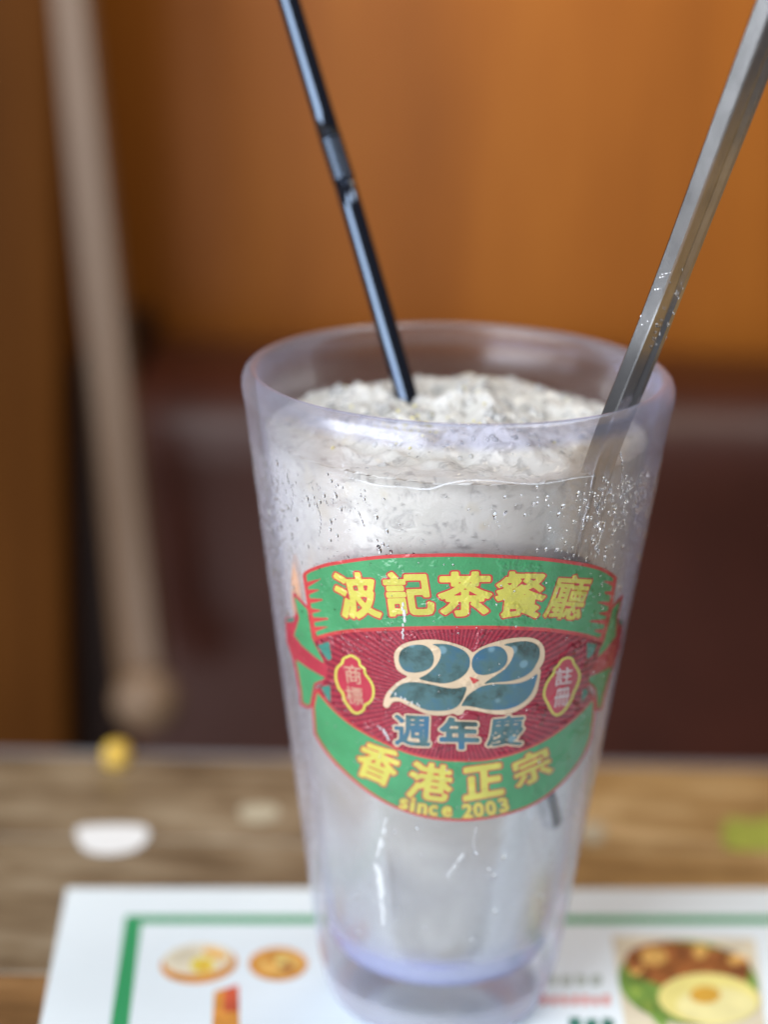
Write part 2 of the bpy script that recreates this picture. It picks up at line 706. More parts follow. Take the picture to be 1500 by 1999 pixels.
def cup_char(ch, quad, fill, line, bold, outl, lift, parent, name='character', step=0.02):
    segs = glyph(ch)
    lo = segs.reshape(-1, 2).min(0) - bold
    hi = segs.reshape(-1, 2).max(0) + bold
    V, F, idx, mats = [], [], [], []
    lay = [(bold, fill, lift + 0.02)]
    if line:
        lay.insert(0, (bold + outl, line, lift))
    for off, mat, lf in lay:
        v, f = iso(segs, off, step)
        px = quad_map(v, lo, hi, quad)
        P = on_cup(px[:, 0], px[:, 1], lf)
        base = len(V)
        V.extend(P)
        F.extend([[q + base for q in x] for x in f])
        mats.append(mat)
        idx += [len(mats) - 1] * len(f)
    return mesh_obj(name, V, F, None, parent, True, [M[m] for m in mats], idx)


def rot_quad(cx, cy, w, h, deg):
    a = math.radians(deg)
    ux, uy = math.cos(a), math.sin(a)
    vx, vy = -uy, ux
    def P(s, t):
        return (cx + s * w / 2 * ux + t * h / 2 * vx, cy + s * w / 2 * uy + t * h / 2 * vy)
    return P(-1, -1), P(1, -1), P(-1, 1), P(1, 1)


# ================================================================== THE SETTING
TA = math.radians(2.9)                     # the table is turned a little to the camera


def turn(V, a=TA):
    c, s = math.cos(a), math.sin(a)
    return [(x * c - y * s, x * s + y * c, z) for x, y, z in V]


# --- wooden wall behind the bench
wall = bm_obj('wood_wall', box(-330, 420, 402, 422, -400, 520, 2), M['wall'])
tag(wall, 'orange brown varnished wooden wall rising behind the maroon bench', 'wall')

# --- bench backrest
bench = empty('bench', (0.06, 0.32, -0.35))
tag(bench, 'maroon upholstered bench back between the table and the wooden wall', 'bench')


def cushion(x0, x1, y0, y1, z0, z1, r):
    prof = [(y0, z0), (y0, z1 - r)]
    for k in range(1, 8):
        a = math.pi - k * math.pi / 16
        prof.append((y0 + r + r * math.cos(a), z1 - r + r * math.sin(a)))
    prof += [(y0 + r, z1)]
    for k in range(1, 9):
        a = math.pi / 2 - k * math.pi / 16
        prof.append((y1 - r + r * math.cos(a), z1 - r + r * math.sin(a)))
    prof += [(y1, z0)]
    V, F = [], []
    xs = [x0, x0 + 4] + list(np.linspace(x0 + 30, x1 - 30, 12)) + [x1 - 4, x1]
    n = len(prof)
    for i, x in enumerate(xs):
        sh = 3 if i in (0, len(xs) - 1) else 0
        for y, z in prof:
            V.append((x, y + (sh if y < (y0 + y1) / 2 else -sh), z - sh))
    for i in range(len(xs) - 1):
        for k in range(n - 1):
            F.append((i * n + k, (i + 1) * n + k, (i + 1) * n + k + 1, i * n + k + 1))
    F.append(tuple(range(n)))
    F.append(tuple(range((len(xs) - 1) * n, len(xs) * n))[::-1])
    return V, F


v, f = cushion(-116, 420, 300, 398, -350, 60, 30)
br = mesh_obj('backrest', v, f, M['vinyl'], bench)
br.data.set_sharp_from_angle(angle=math.radians(35))
bm_obj('gap_shade', box(-136, -117, 310, 398, -350, 66, 3), M['dark'], bench)  # dark strip added for the shade in the gap beside the bench

# --- dark wooden side panel at the left
sp = bm_obj('side_panel', box(-330, -137, 296, 330, -400, 420, 3), M['panel'])
tag(sp, 'dark brown wooden panel at the far left beside the pale pole', 'panel')

# --- pale leaning slat with a knob at its foot
slat = empty('leaning_pole', tuple(at_depth(285, 1372, 262) * MM))
tag(slat, 'pale tan wooden pole leaning behind the table, rounded knob at its foot', 'pole')


def slat_mesh():
    top = at_depth(122, -160, 272)
    bot = at_depth(276, 1345, 262)
    V, F = [], []
    rows = 14
    for k in range(rows):
        t = k / (rows - 1)
        c = top * (1 - t) + bot * t
        wl = 6.2 + 2.2 * t
        # bevelled section, the left facet widens downward
        sec = [(-wl - 0.5, 5), (-wl + 1 + 8.5 * max(0, t - 0.45), -4 + 1.0 * t), (wl - 1.2, -5), (wl, -3.5), (wl, 5)]
        for x, y in sec:
            V.append((c[0] + x, c[1] + y, c[2]))
    m = 5
    for k in range(rows - 1):
        for i in range(m):
            j = (i + 1) % m
            F.append((k * m + i, (k + 1) * m + i, (k + 1) * m + j, k * m + j))
    F.append(tuple(range(m)))
    F.append(tuple(range((rows - 1) * m, rows * m))[::-1])
    return V, F


v, f = slat_mesh()
mesh_obj('post', v, f, M['slat'], slat, False)
kc = at_depth(287, 1368, 256)
prof = [(0, -11.5)] + [(11.5 * math.cos(a), 11.5 * math.sin(a)) for a in np.linspace(-1.45, 1.45, 12)] + [(0, 11.5)]
v, f = lathe(prof, 32)
mesh_obj('knob', [(x + kc[0], y * 0.7 + kc[1], z + kc[2]) for x, y, z in v], f, M['knobwood'], slat)

# --- table of wooden planks
table = empty('wooden_table', (0, 0.0, -0.025))
tag(table, 'rustic wooden table top of weathered brown planks under the tumbler', 'table')


def m_plank(name, cols, seed):
    t = NT(name)
    tc = t.t.nodes.new('ShaderNodeTexCoord')
    mp = t.t.nodes.new('ShaderNodeMapping')
    mp.inputs['Scale'].default_value = (9, 70, 70)
    mp.inputs['Location'].default_value = (seed * 3.1, seed * 1.7, 0)
    t.link(tc.outputs['Object'], mp.inputs['Vector'])
    a = t.noise(mp.outputs[0], 1.2, 6, 0.65, 0.6)
    mp2 = t.t.nodes.new('ShaderNodeMapping')
    mp2.inputs['Scale'].default_value = (40, 55, 55)
    mp2.inputs['Location'].default_value = (seed, seed * 2.3, 0)
    t.link(tc.outputs['Object'], mp2.inputs['Vector'])
    b = t.noise(mp2.outputs[0], 1.0, 4, 0.5)
    f = t.math('ADD', t.math('MULTIPLY', a, 0.6), t.math('MULTIPLY', b, 0.4))
    p = t.n('BsdfPrincipled', Roughness=0.42)
    t.link(t.ramp(f, cols), p.inputs['Base Color'])
    t.link(t.bump(a, 0.15, 0.001), p.inputs['Normal'])
    return t.done(p.outputs[0])


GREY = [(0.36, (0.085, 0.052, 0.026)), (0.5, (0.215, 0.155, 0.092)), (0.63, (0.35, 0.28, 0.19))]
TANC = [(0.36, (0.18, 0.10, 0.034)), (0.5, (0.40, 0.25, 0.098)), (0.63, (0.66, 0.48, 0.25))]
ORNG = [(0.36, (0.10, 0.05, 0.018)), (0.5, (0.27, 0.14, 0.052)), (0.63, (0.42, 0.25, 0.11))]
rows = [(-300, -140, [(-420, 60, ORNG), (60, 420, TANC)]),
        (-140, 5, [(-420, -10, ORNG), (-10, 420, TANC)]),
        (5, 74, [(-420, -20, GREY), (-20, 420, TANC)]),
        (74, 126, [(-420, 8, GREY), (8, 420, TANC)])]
k = 0
for y0, y1, cells in rows:
    for x0, x1, cols in cells:
        k += 1
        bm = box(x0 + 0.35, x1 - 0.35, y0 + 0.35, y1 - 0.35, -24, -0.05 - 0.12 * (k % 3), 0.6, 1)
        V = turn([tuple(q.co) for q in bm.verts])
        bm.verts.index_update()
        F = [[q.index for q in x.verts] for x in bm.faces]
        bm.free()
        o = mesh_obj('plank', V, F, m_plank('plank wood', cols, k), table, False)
bm = box(-420, 420, 126.2, 130, -25, -0.4, 0.8, 2)
V = turn([tuple(q.co) for q in bm.verts])
bm.verts.index_update()
F = [[q.index for q in x.verts] for x in bm.faces]
bm.free()
mesh_obj('edge_trim', V, F, simple('grey trim', (0.20, 0.20, 0.22), 0.3), table, False)


def table_patch(px, mat, parent, name, z, step=4.0, smooth=True):
    pts = spline(px, 5) if smooth else np.asarray(px, float)
    v, f = iso(seg_of([pts]), 0, step)
    P = on_plane(v[:, 0], v[:, 1], z)
    return mesh_obj(name, P, [x[::-1] for x in f], mat, parent, False)


mw = simple('white paint', (0.85, 0.87, 0.88), 0.4)
mc = simple('cream paint', (0.50, 0.45, 0.33), 0.5, var=0.15)
mg = simple('lime paint', (0.36, 0.42, 0.07), 0.5, var=0.25, vscale=60)
tag(table_patch([(150, 1617), (185, 1611), (255, 1610), (287, 1617), (288, 1636), (268, 1657), (220, 1668), (172, 1663), (153, 1643)], mw, table, 'paint_patch', 0.10),
    'white half round paint patch')
tag(table_patch([(470, 1575), (505, 1570), (540, 1574), (543, 1592), (515, 1605), (475, 1600)], mc, table, 'paint_patch', 0.10), 'small cream paint patch')
tag(table_patch([(1130, 1612), (1155, 1604), (1180, 1612), (1178, 1640), (1145, 1645)], mc, table, 'paint_patch', 0.10), 'cream paint patch beside the tumbler')
tag(table_patch([(1420, 1600), (1470, 1602), (1540, 1596), (1545, 1655), (1470, 1660), (1415, 1650)], mg, table, 'paint_patch', 0.10), 'lime green paint patch')

# yellow knob standing at the table's far edge
kn = at_depth(228, 1466, 115)
prof = [(0, -4.6), (3.6, -4.4), (4.7, -3.4), (5.0, -1), (4.7, 1.6), (3.6, 3.4), (2.0, 4.3), (0, 4.6)]
v, f = lathe(prof, 28)
yk = mesh_obj('yellow_cap', [(x * 0.78 + kn[0], y * 0.78 + kn[1], z * 0.78 + 3.5) for x, y, z in v], f,
              simple('yellow plastic', (0.62, 0.40, 0.06), 0.4, var=0.1))
tag(yk, 'small round yellow cap standing at the far edge of the table', 'cap')

# ================================================================== PLACEMAT
c0 = on_plane(130, 1735)
mat_t = empty('placemat', tuple(np.array([c0[0], c0[1], 0.2]) * MM))
tag(mat_t, 'white paper menu placemat with green border and food pictures under the tumbler', 'placemat')
cR = on_plane(1500, 1737)
ex = (cR - c0) / np.linalg.norm(cR - c0)
ey = np.array([-ex[1], ex[0], 0])
if ey[1] < 0:
    ey = -ey
mw_, mh_ = 290.0, 205.0


def mp_pt(a, b, z):
    p = c0 + ex * a - ey * b
    return (p[0], p[1], z)


def mp_box(a0, a1, b0, b1, z0, z1):
    V = [mp_pt(a, b, z) for z in (z0, z1) for a, b in ((a0, b0), (a1, b0), (a1, b1), (a0, b1))]
    F = [(0, 1, 2, 3), (7, 6, 5, 4), (0, 4, 5, 1), (1, 5, 6, 2), (2, 6, 7, 3), (3, 7, 4, 0)]
    return V, F


v, f = mp_box(0, mw_, 0, mh_, 0.02, 0.22)
mesh_obj('paper_sheet', v, f, M['paper'], mat_t, False)
# green frame
gi, gw = 15.2, 4.0
Vf, Ff = [], []
for a0, a1, b0, b1 in ((gi, mw_ - gi, gi - 1.2, gi - 1.2 + gw), (gi, gi + gw, gi - 1.2 + gw, mh_ - gi - gw),
                       (mw_ - gi - gw, mw_ - gi, gi - 1.2 + gw, mh_ - gi - gw), (gi, mw_ - gi, mh_ - gi - gw, mh_ - gi)):
    v, f = mp_box(a0, a1, b0, b1, 0.222, 0.235)
    b_ = len(Vf)
    Vf += v
    Ff += [tuple(q + b_ for q in x) for x in f]
mesh_obj('green_border', Vf, Ff, M['paper_green'], mat_t, False)


def ink(name, col, var=0.25, vs=140):
    return simple(name, col, 0.5, 0, 0.3, var=var, vscale=vs)


def ell(cx, cy, rx, ry, rot=0, n=28):
    a = np.linspace(0, 2 * math.pi, n, endpoint=False)
    c, s = math.cos(rot), math.sin(rot)
    x, y = rx * np.cos(a), ry * np.sin(a)
    return np.stack([cx + x * c - y * s, cy + x * s + y * c], 1)


def printed(name, layers, label=None):
    V, F, idx, mats = [], [], [], []
    for k, (px, mat) in enumerate(layers):
        v, f = iso(seg_of([px]), 0, 5.0)
        P = on_plane(v[:, 0], v[:, 1], 0.24 + 0.012 * k)
        b_ = len(V)
        V.extend(P)
        F.extend([[q + b_ for q in x][::-1] for x in f])
        mats.append(mat)
        idx += [k] * len(f)
    o = mesh_obj(name, V, F, None, mat_t, False, mats, idx)
    if label:
        tag(o, label)
    return o


i_or, i_dor, i_cr = ink('orange ink', (0.70, 0.30, 0.06)), ink('brown ink', (0.34, 0.12, 0.035), 0.5, 260), ink('cream ink', (0.80, 0.74, 0.58), 0.08)
i_ye, i_red, i_tan = ink('yellow ink', (0.80, 0.66, 0.10), 0.12), ink('red ink', (0.55, 0.10, 0.05), 0.4), ink('golden ink', (0.78, 0.46, 0.13), 0.3)
i_gr, i_ly, i_grey = ink('leaf green ink', (0.16, 0.30, 0.06), 0.4), ink('light yellow ink', (0.82, 0.74, 0.26), 0.1), ink('grey ink', (0.42, 0.50, 0.46), 0.2)
i_brn, i_dor2, i_gr2 = ink('umber ink', (0.20, 0.07, 0.025), 0.5, 200), ink('rust ink', (0.42, 0.15, 0.05), 0.4, 200), ink('bright green ink', (0.30, 0.44, 0.08), 0.3)
i_cr2, i_yo = ink('pale yolk ink', (0.84, 0.78, 0.38), 0.1), ink('yolk ink', (0.74, 0.42, 0.06), 0.15)
i_dg, i_pink, i_pg = ink('dark green ink', (0.03, 0.17, 0.13), 0.3), ink('rose ink', (0.70, 0.30, 0.28), 0.2), ink('pale beige ink', (0.72, 0.66, 0.50), 0.12)
printed('dish_picture', [(ell(388, 1882, 76, 38, -0.08), i_or), (ell(386, 1872, 68, 30, -0.08), i_cr), (ell(360, 1866, 34, 14, -0.3), i_pg), (ell(420, 1862, 26, 10, 0.3), i_tan), (ell(395, 1884, 24, 16), i_ye), (ell(398, 1887, 12, 8), i_yo)],
        'printed picture of a fried egg dish')
printed('dish_picture', [(ell(543, 1882, 58, 33), i_or), (ell(546, 1880, 44, 24), i_tan), (ell(532, 1872, 18, 9), i_or), (ell(560, 1888, 16, 8, 0.3), i_dor2), (ell(548, 1876, 12, 6), i_ly)], 'printed picture of a golden bun')
printed('drink_picture', [(np.array([(418, 1935), (466, 1922), (468, 2040), (412, 2040)], float), i_or),
                          (np.array([(438, 1930), (466, 1922), (466, 1975), (436, 1975)], float), i_red)], 'printed picture of iced red tea')
printed('bowl_picture', [(np.array([(1195, 1826), (1475, 1832), (1500, 2035), (1225, 2035)], float), i_pg),
                         (ell(1345, 1918, 138, 82, 0.10, 40), i_gr), (ell(1342, 1888, 122, 46, 0.14, 40), i_dor),
                         ] + [(ell(1345 + 105 * math.cos(q_) , 1886 + 30 * math.sin(q_), random.uniform(14, 26), random.uniform(9, 15), random.uniform(-0.5, 0.8), 14), (i_brn, i_tan, i_dor2)[k_ % 3]) for k_, q_ in enumerate(np.linspace(2.6, 6.6, 13))]
        + [(ell(1250 + 12 * k_, 1945 + 14 * k_, 26, 9, 0.9, 14), (i_gr2, i_gr)[k_ % 2]) for k_ in range(4)] + [(ell(1385, 1950, 100, 50, 0.05, 40), i_ly), (ell(1400, 1962, 78, 34, 0.0, 30), i_cr2), (ell(1378, 1942, 30, 17), i_yo), (ell(1278, 1868, 26, 16), i_tan)],
        'printed picture of a noodle bowl with egg')


def blocks(name, x0, x1, y0, y1, n, mat, label):
    lay = []
    st = (x1 - x0) / n
    for i in range(n):
        a = x0 + i * st
        lay.append((np.array([(a + st * 0.1, y0 + (i % 2) * 3), (a + st * 0.85, y0 + (i % 3) * 2), (a + st * 0.82, y1), (a + st * 0.12, y1)], float), mat))
    printed(name, lay, label)


blocks('text_line', 1064, 1180, 1902, 1924, 4, i_grey, 'faint grey line of print')
blocks('text_line', 1052, 1195, 1942, 1962, 7, i_pink, 'rose line of print')
blocks('text_line', 1108, 1205, 1986, 2030, 3, i_dg, 'dark green heading')

# ================================================================== TUMBLER
Z0 = 0.25
cup = empty('tumbler', (0, 0, Z0 * MM))
tag(cup, 'tall lavender plastic tumbler with green and red anniversary label, beaded with water', 'tumbler')


def ro(z):
    return CR0 + CK * z


def ri(z):
    return ro(z) - 2.7


FLOOR = 12.0
outer = [(0, 2.4), (17.5, 2.2), (19.4, 0.9), (20.6, Z0), (21.9, 0.5), (23.2, 1.6), (24.4, 3.6), (25.3, 6.2), (26.1, 9.0)]
outer += [(ro(z), z) for z in np.linspace(12, 135.5, 34)]
outer += [(43.85, 137.0), (44.2, 138.4), (44.42, 140.0), (44.40, 141.4), (44.0, 142.6), (43.3, 143.4), (42.6, CUP_H), (41.8, 143.4), (41.2, 142.4)]
outer += [(ri(z), z) for z in np.linspace(140.5, 20, 30)]
outer += [(ri(18) - 0.4, 17), (ri(15) - 1.6, 14.4), (ri(13) - 4.0, 12.6), (17, FLOOR), (8, 11.6), (0, 11.5)]
v, f = lathe(outer, 160)
mesh_obj('cup_wall', v, f, M['shell'], cup)

# --- drink: cloudy soda below, icy slush above
LEVEL = 130.5


def body(z0, z1, gap, n=96, top_noise=0.0):
    prof = []
    if z0 < FLOOR + 2:
        prof = [(0, FLOOR + 0.3), (15, FLOOR + 0.5), (ri(13) - 5.8, 13.1), (ri(15) - 3.7, 14.9), (ri(18) - 2.6, 17.4)]
        zs = np.linspace(20, z1, 24)
    else:
        prof = [(0, z0), (ri(z0) * 0.6, z0)]
        zs = np.linspace(z0, z1, 16)
    prof += [(ri(z) - gap, z) for z in zs]
    prof += [(ri(z1) * q, z1) for q in np.linspace(0.98, 0.02, 50 if n > 100 else 4)] + [(0, z1)]
    return lathe(prof, n)


v, f = body(0, 84.0, 2.1)


def pocket(x, y, z):
    """clear pocket round the tip of the straw"""
    r = math.hypot(x, y)
    if r < 12:
        return x, y, z
    a = math.atan2(y, x) + 0.66
    k = 1 - 4.6 * math.exp(-(a / 0.32) ** 2) * math.exp(-((z - 52) / 9.0) ** 2) / r
    return x * k, y * k, z


v = [pocket(*q) for q in v]
d1 = mesh_obj('soda', v, f, M['liquid'])
tag(d1, 'cloudy pale soda filling the lower half of the tumbler', 'drink')


def mound(x, y):
    r = math.hypot(x, y) / ri(LEVEL)
    h = 4.0 * max(0, 1 - r ** 2.2)
    h += 5.0 * mnoise.noise(Vector((x * 0.07, y * 0.07, 3.1))) * (1 - r ** 3)
    h += 1.6 * mnoise.noise(Vector((x * 0.22, y * 0.22, 9.1))) * (1 - r ** 6)
    if y > 0:
        h += 2.0 * (y / 38.0) * (1 - r ** 4)
    return h


v, f = body(84.6, LEVEL, 0.9, 200)


def lumps(x, y):
    p = Vector((x, y, 4.0))
    h = 1.1 * abs(mnoise.noise(p * 0.33)) + 0.8 * mnoise.noise(p * 0.75) + 0.45 * mnoise.noise(p * 1.6)
    return h * max(0, 1 - (math.hypot(x, y) / ri(LEVEL)) ** 10)


v = [(x, y, z if z < LEVEL - 0.01 else z + mound(x, y) + lumps(x, y)) for x, y, z in v]
d2 = mesh_obj('slush', v, f, M['slush'])
tag(d2, 'white icy slush in the upper half of the tumbler', 'slush')


def rock(c, s, seedv, V, F):
    bm = bmesh.new()
    bmesh.ops.create_icosphere(bm, subdivisions=1, radius=1)
    R = Matrix.Rotation(random.uniform(0, 6.28), 3, 'X') @ Matrix.Rotation(random.uniform(0, 6.28), 3, 'Z')
    sx, sy, sz = (random.uniform(0.55, 1.25) for _ in range(3))
    b = len(V)
    bm.verts.index_update()
    for q in bm.verts:
        p = q.co * random.uniform(0.72, 1.15)
        p = R @ Vector((p.x * sx, p.y * sy, p.z * sz))
        V.append((c[0] + p.x * s, c[1] + p.y * s, c[2] + p.z * s))
    for q in bm.faces:
        F.append([x.index + b for x in q.verts])
    bm.free()


V, F = [], []
for i in range(620):
    a = random.uniform(0, 2 * math.pi)
    r = (ri(LEVEL) - 2.5) * math.sqrt(random.random())
    if math.sin(a) < 0:
        r *= 0.72 + 0.28 * (1 + math.sin(a))
    x, y = r * math.cos(a), r * math.sin(a)
    s = random.choice((0.5, 0.7, 1.0, 1.5, 2.3)) * random.uniform(0.8, 1.2)
    if y < -8:
        s = min(s, 0.8)
    rock((x, y, LEVEL + mound(x, y) + lumps(x, y) - s * random.uniform(0.2, 0.8)), s, i, V, F)
for i in range(430):
    a = random.uniform(0, 2 * math.pi) if i % 3 == 0 else random.uniform(math.pi * 0.95, math.pi * 2.05)
    z = 132 - 44 * random.random() ** 1.4
    s = random.choice((1.0, 1.5, 2.2, 3.0, 4.0))
    r = ri(z) - 1.3 - s * 1.2 - random.random() * (4 if i % 3 else 16)
    rock((r * math.cos(a), r * math.sin(a), z - s), s, i, V, F)
for i in range(60):
    a = random.uniform(math.pi, math.pi * 2)
    z = random.uniform(20, 84)
    s = random.choice((0.5, 0.8, 1.2))
    r = ri(z) - 2.5 - s * 1.2 - random.random() * 8
    rock((r * math.cos(a), r * math.sin(a), z), s, i, V, F)
ice = mesh_obj('crushed_ice', V, F, M['ice'], None, False)
tag(ice, 'crushed ice heaped at the top of the drink inside the tumbler', 'ice', kind='stuff')

V, F = [], []
for i in range(60):
    x, y = random.gauss(-7, 5), random.gauss(-11, 4)
    if random.random() < 0.35:
        x, y = random.uniform(-25, 25), random.uniform(-25, 25)
    if math.hypot(x, y) > 34:
        continue
    rock((x, y, LEVEL + mound(x, y) + 0.6), random.uniform(0.25, 0.6), i, V, F)
pulp = mesh_obj('lime_pulp', V, F, simple('yellow pulp', (0.66, 0.60, 0.26), 0.35, var=0.25, vscale=400), None, False)
tag(pulp, 'yellow green specks of pulp scattered on the crushed ice', 'pulp', kind='stuff')

# added orange sliver that imitates a glow at the left wall
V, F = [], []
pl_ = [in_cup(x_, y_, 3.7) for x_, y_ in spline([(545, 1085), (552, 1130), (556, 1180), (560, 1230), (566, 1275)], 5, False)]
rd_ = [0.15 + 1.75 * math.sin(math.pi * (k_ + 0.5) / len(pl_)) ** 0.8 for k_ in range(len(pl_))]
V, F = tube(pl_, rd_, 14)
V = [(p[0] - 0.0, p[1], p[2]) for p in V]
op = mesh_obj('glow_sliver', V, F, simple('orange glow', (0.70, 0.30, 0.09), 0.4, var=0.3, vscale=220, alpha=0.6))
tag(op, 'added orange sliver for a glow inside the tumbler against its left wall beside the label', 'glow')

# clear slivers of ice pressed against the wall
V, F = [], []
for i in range(210):
    a = random.uniform(math.pi * 1.02, math.pi * 1.98)
    z = 130 - 34 * random.random() ** 1.3
    s_ = random.choice((0.35, 0.5, 0.75, 1.1))
    r = ri(z) - 0.75 - 0.35 * s_
    b_ = len(V)
    rock((0, 0, 0), s_, i, V, F)
    ca, sa = math.cos(a), math.sin(a)
    for k in range(b_, len(V)):
        x, y, zz = V[k]
        V[k] = ((r + x * 0.4) * ca - y * 1.3 * sa, (r + x * 0.4) * sa + y * 1.3 * ca, z + zz)
sl = mesh_obj('ice_sliver', V, F, M['water'], None, False)
tag(sl, 'clear slivers of ice pressed against the inner wall of the tumbler above its label', 'ice', kind='stuff')

# ------------------------------------------------------------------ label
lab = empty('label', (0, 0, Z0 * MM))
lab.location = (0, 0, 0)
lab.parent = cup

top_outer = np.concatenate([
    spline([(591, 1122), (600, 1113), (632, 1101), (670, 1094), (720, 1087), (771, 1083), (845, 1081), (920, 1081), (1028, 1086),
            (1075, 1090), (1113, 1095), (1150, 1101), (1180, 1110), (1204, 1125)], 4, False), [(1205, 1127), (1196, 1184), (1185, 1232), (1175, 1254)],
    spline([(1175, 1254), (1145, 1244), (1113, 1238), (1075, 1233), (1028, 1230), (965, 1228), (900, 1228), (813, 1229), (728, 1232), (680, 1235), (645, 1241), (614, 1250)], 4, False),
    [(613, 1250), (605, 1205), (600, 1180)]])
bot_outer = np.concatenate([
    spline([(620, 1346), (650, 1381), (682, 1409), (715, 1430), (750, 1448), (785, 1463), (820, 1474), (860, 1481), (895, 1483), (930, 1483), (960, 1480), (1000, 1470),
            (1032, 1458), (1068, 1440), (1100, 1418), (1130, 1392), (1161, 1358)], 4, False), [(1163, 1362), (1162, 1400), (1156, 1440)],
    spline([(1156, 1440), (1142, 1474), (1123, 1502), (1102, 1526), (1077, 1549), (1054, 1565), (1028, 1578), (995, 1589), (955, 1598), (918, 1602), (885, 1602), (850, 1599),
            (815, 1592), (785, 1582), (757, 1570), (728, 1553), (702, 1534), (672, 1508), (645, 1480), (626, 1454), (611, 1427)], 4, False), [(610, 1380), (617, 1344)]])
medal = [(613, 1250), (690, 1230), (800, 1224), (1000, 1224), (1120, 1234), (1176, 1254), (1166, 1290), (1152, 1312), (1150, 1340), (1162, 1362),
         (1100, 1425), (1030, 1465), (960, 1486), (860, 1486), (780, 1466), (700, 1428), (618, 1346), (638, 1325), (640, 1300), (630, 1285)]
rib_l_red = [(558, 1206), (574, 1206), (580, 1195), (572, 1156), (600, 1184), (613, 1250), (640, 1298), (640, 1326), (616, 1338), (609, 1378), (604, 1383), (587, 1376),
             (585, 1350), (578, 1313), (572, 1284), (561, 1252)]
rib_r_red = [(1217, 1160), (1208, 1200), (1207, 1208), (1216, 1215), (1211, 1262), (1201, 1292), (1191, 1324), (1181, 1360), (1176, 1384), (1165, 1390), (1161, 1345),
             (1146, 1331), (1143, 1310), (1152, 1296), (1176, 1254), (1194, 1186)]
g_l_up = [(574, 1163), (600, 1190), (609, 1246), (634, 1296), (617, 1284), (590, 1261), (574, 1240), (584, 1208)]
g_l_lo = [(577, 1287), (604, 1306), (636, 1324), (613, 1334), (606, 1374), (602, 1378), (590, 1371), (589, 1350), (583, 1314)]
g_r_up = [(1213, 1170), (1205, 1203), (1203, 1242), (1184, 1267), (1154, 1297), (1163, 1285), (1181, 1250), (1189, 1212), (1197, 1188)]
g_r_lo = [(1197, 1300), (1188, 1324), (1178, 1357), (1174, 1380), (1168, 1384), (1165, 1344), (1150, 1329), (1150, 1322), (1172, 1313)]
teals = [[(619, 1260), (642, 1252), (648, 1286), (641, 1290)], [(626, 1341), (645, 1337), (646, 1371), (640, 1366)],
         [(1147, 1254), (1167, 1258), (1158, 1278), (1147, 1288)], [(1139, 1345), (1151, 1346), (1146, 1360), (1135, 1372)],
         [(558, 1208), (576, 1206), (573, 1214), (560, 1215)], [(1208, 1208), (1216, 1212), (1214, 1224), (1210, 1220)]]
cup_print('ribbon', [([rib_l_red], 1.0, 'redfill', 0.05), ([g_l_up], 0, 'green', 0.07), ([g_l_lo], 0, 'green', 0.07)] + [([t_], 0, 'teal', 0.11) for t_ in teals[:2] + teals[4:5]], lab)
cup_print('ribbon', [([rib_r_red], 1.0, 'redfill', 0.05), ([g_r_up], 0, 'green', 0.07), ([g_r_lo], 0, 'green', 0.07)] + [([t_], 0, 'teal', 0.11) for t_ in teals[2:4] + teals[5:]], lab)
cup_print('medallion', [([medal], 0, 'burg', 0.09)], lab)
spikes = []
for bx, by, tx, ty in [(597, 1143, 629, 1129), (599, 1157, 626, 1151), (601, 1174, 638, 1170), (603, 1193, 631, 1192), (606, 1211, 651, 1207), (609, 1230, 643, 1223),
                       (1203, 1142, 1177, 1134), (1200, 1160, 1176, 1156), (1197, 1181, 1164, 1175), (1193, 1199, 1168, 1197), (1188, 1215, 1145, 1212), (1182, 1234, 1156, 1230)]:
    spikes.append(([[(bx, by - 6), (tx, ty), (bx, by + 5)]], 0.3, 'red', 0.15))
cup_print('banner', [([top_outer], 0.5, 'red', 0.11), ([top_outer], -6.5, 'green', 0.13)] + spikes, lab)
cup_print('banner', [([bot_outer], 0.5, 'red', 0.11), ([bot_outer], -4.0, 'green', 0.13)], lab)

oval_l = spline([(686, 1278), (696, 1283), (703, 1289), (705, 1298), (713, 1304), (715, 1315), (722, 1324), (728, 1334), (731, 1345), (731, 1356), (728, 1366), (721, 1374), (714, 1378),
                 (712, 1386), (700, 1394), (688, 1391), (677, 1377), (670, 1366), (668, 1355), (660, 1344), (654, 1325), (655, 1307), (660, 1299), (667, 1293), (668, 1286), (676, 1281)], 4)
oval_r = spline([(1110, 1282), (1120, 1286), (1123, 1295), (1130, 1305), (1134, 1316), (1133, 1328), (1128, 1342), (1122, 1354), (1119, 1364), (1112, 1376), (1102, 1390), (1089, 1398),
                 (1080, 1394), (1074, 1386), (1070, 1377), (1064, 1366), (1061, 1356), (1064, 1339), (1072, 1324), (1080, 1314), (1082, 1305), (1089, 1298), (1097, 1287)], 4)
for ov in (oval_l, oval_r):
    cup_print('cartouche', [([ov], 0.5, 'yellow', 0.15), ([ov], -4.3, 'redfill', 0.17)], lab)


def c7(p):
    return [(740 + x / 4.286, 1220 + y / 4.286) for x, y in p]


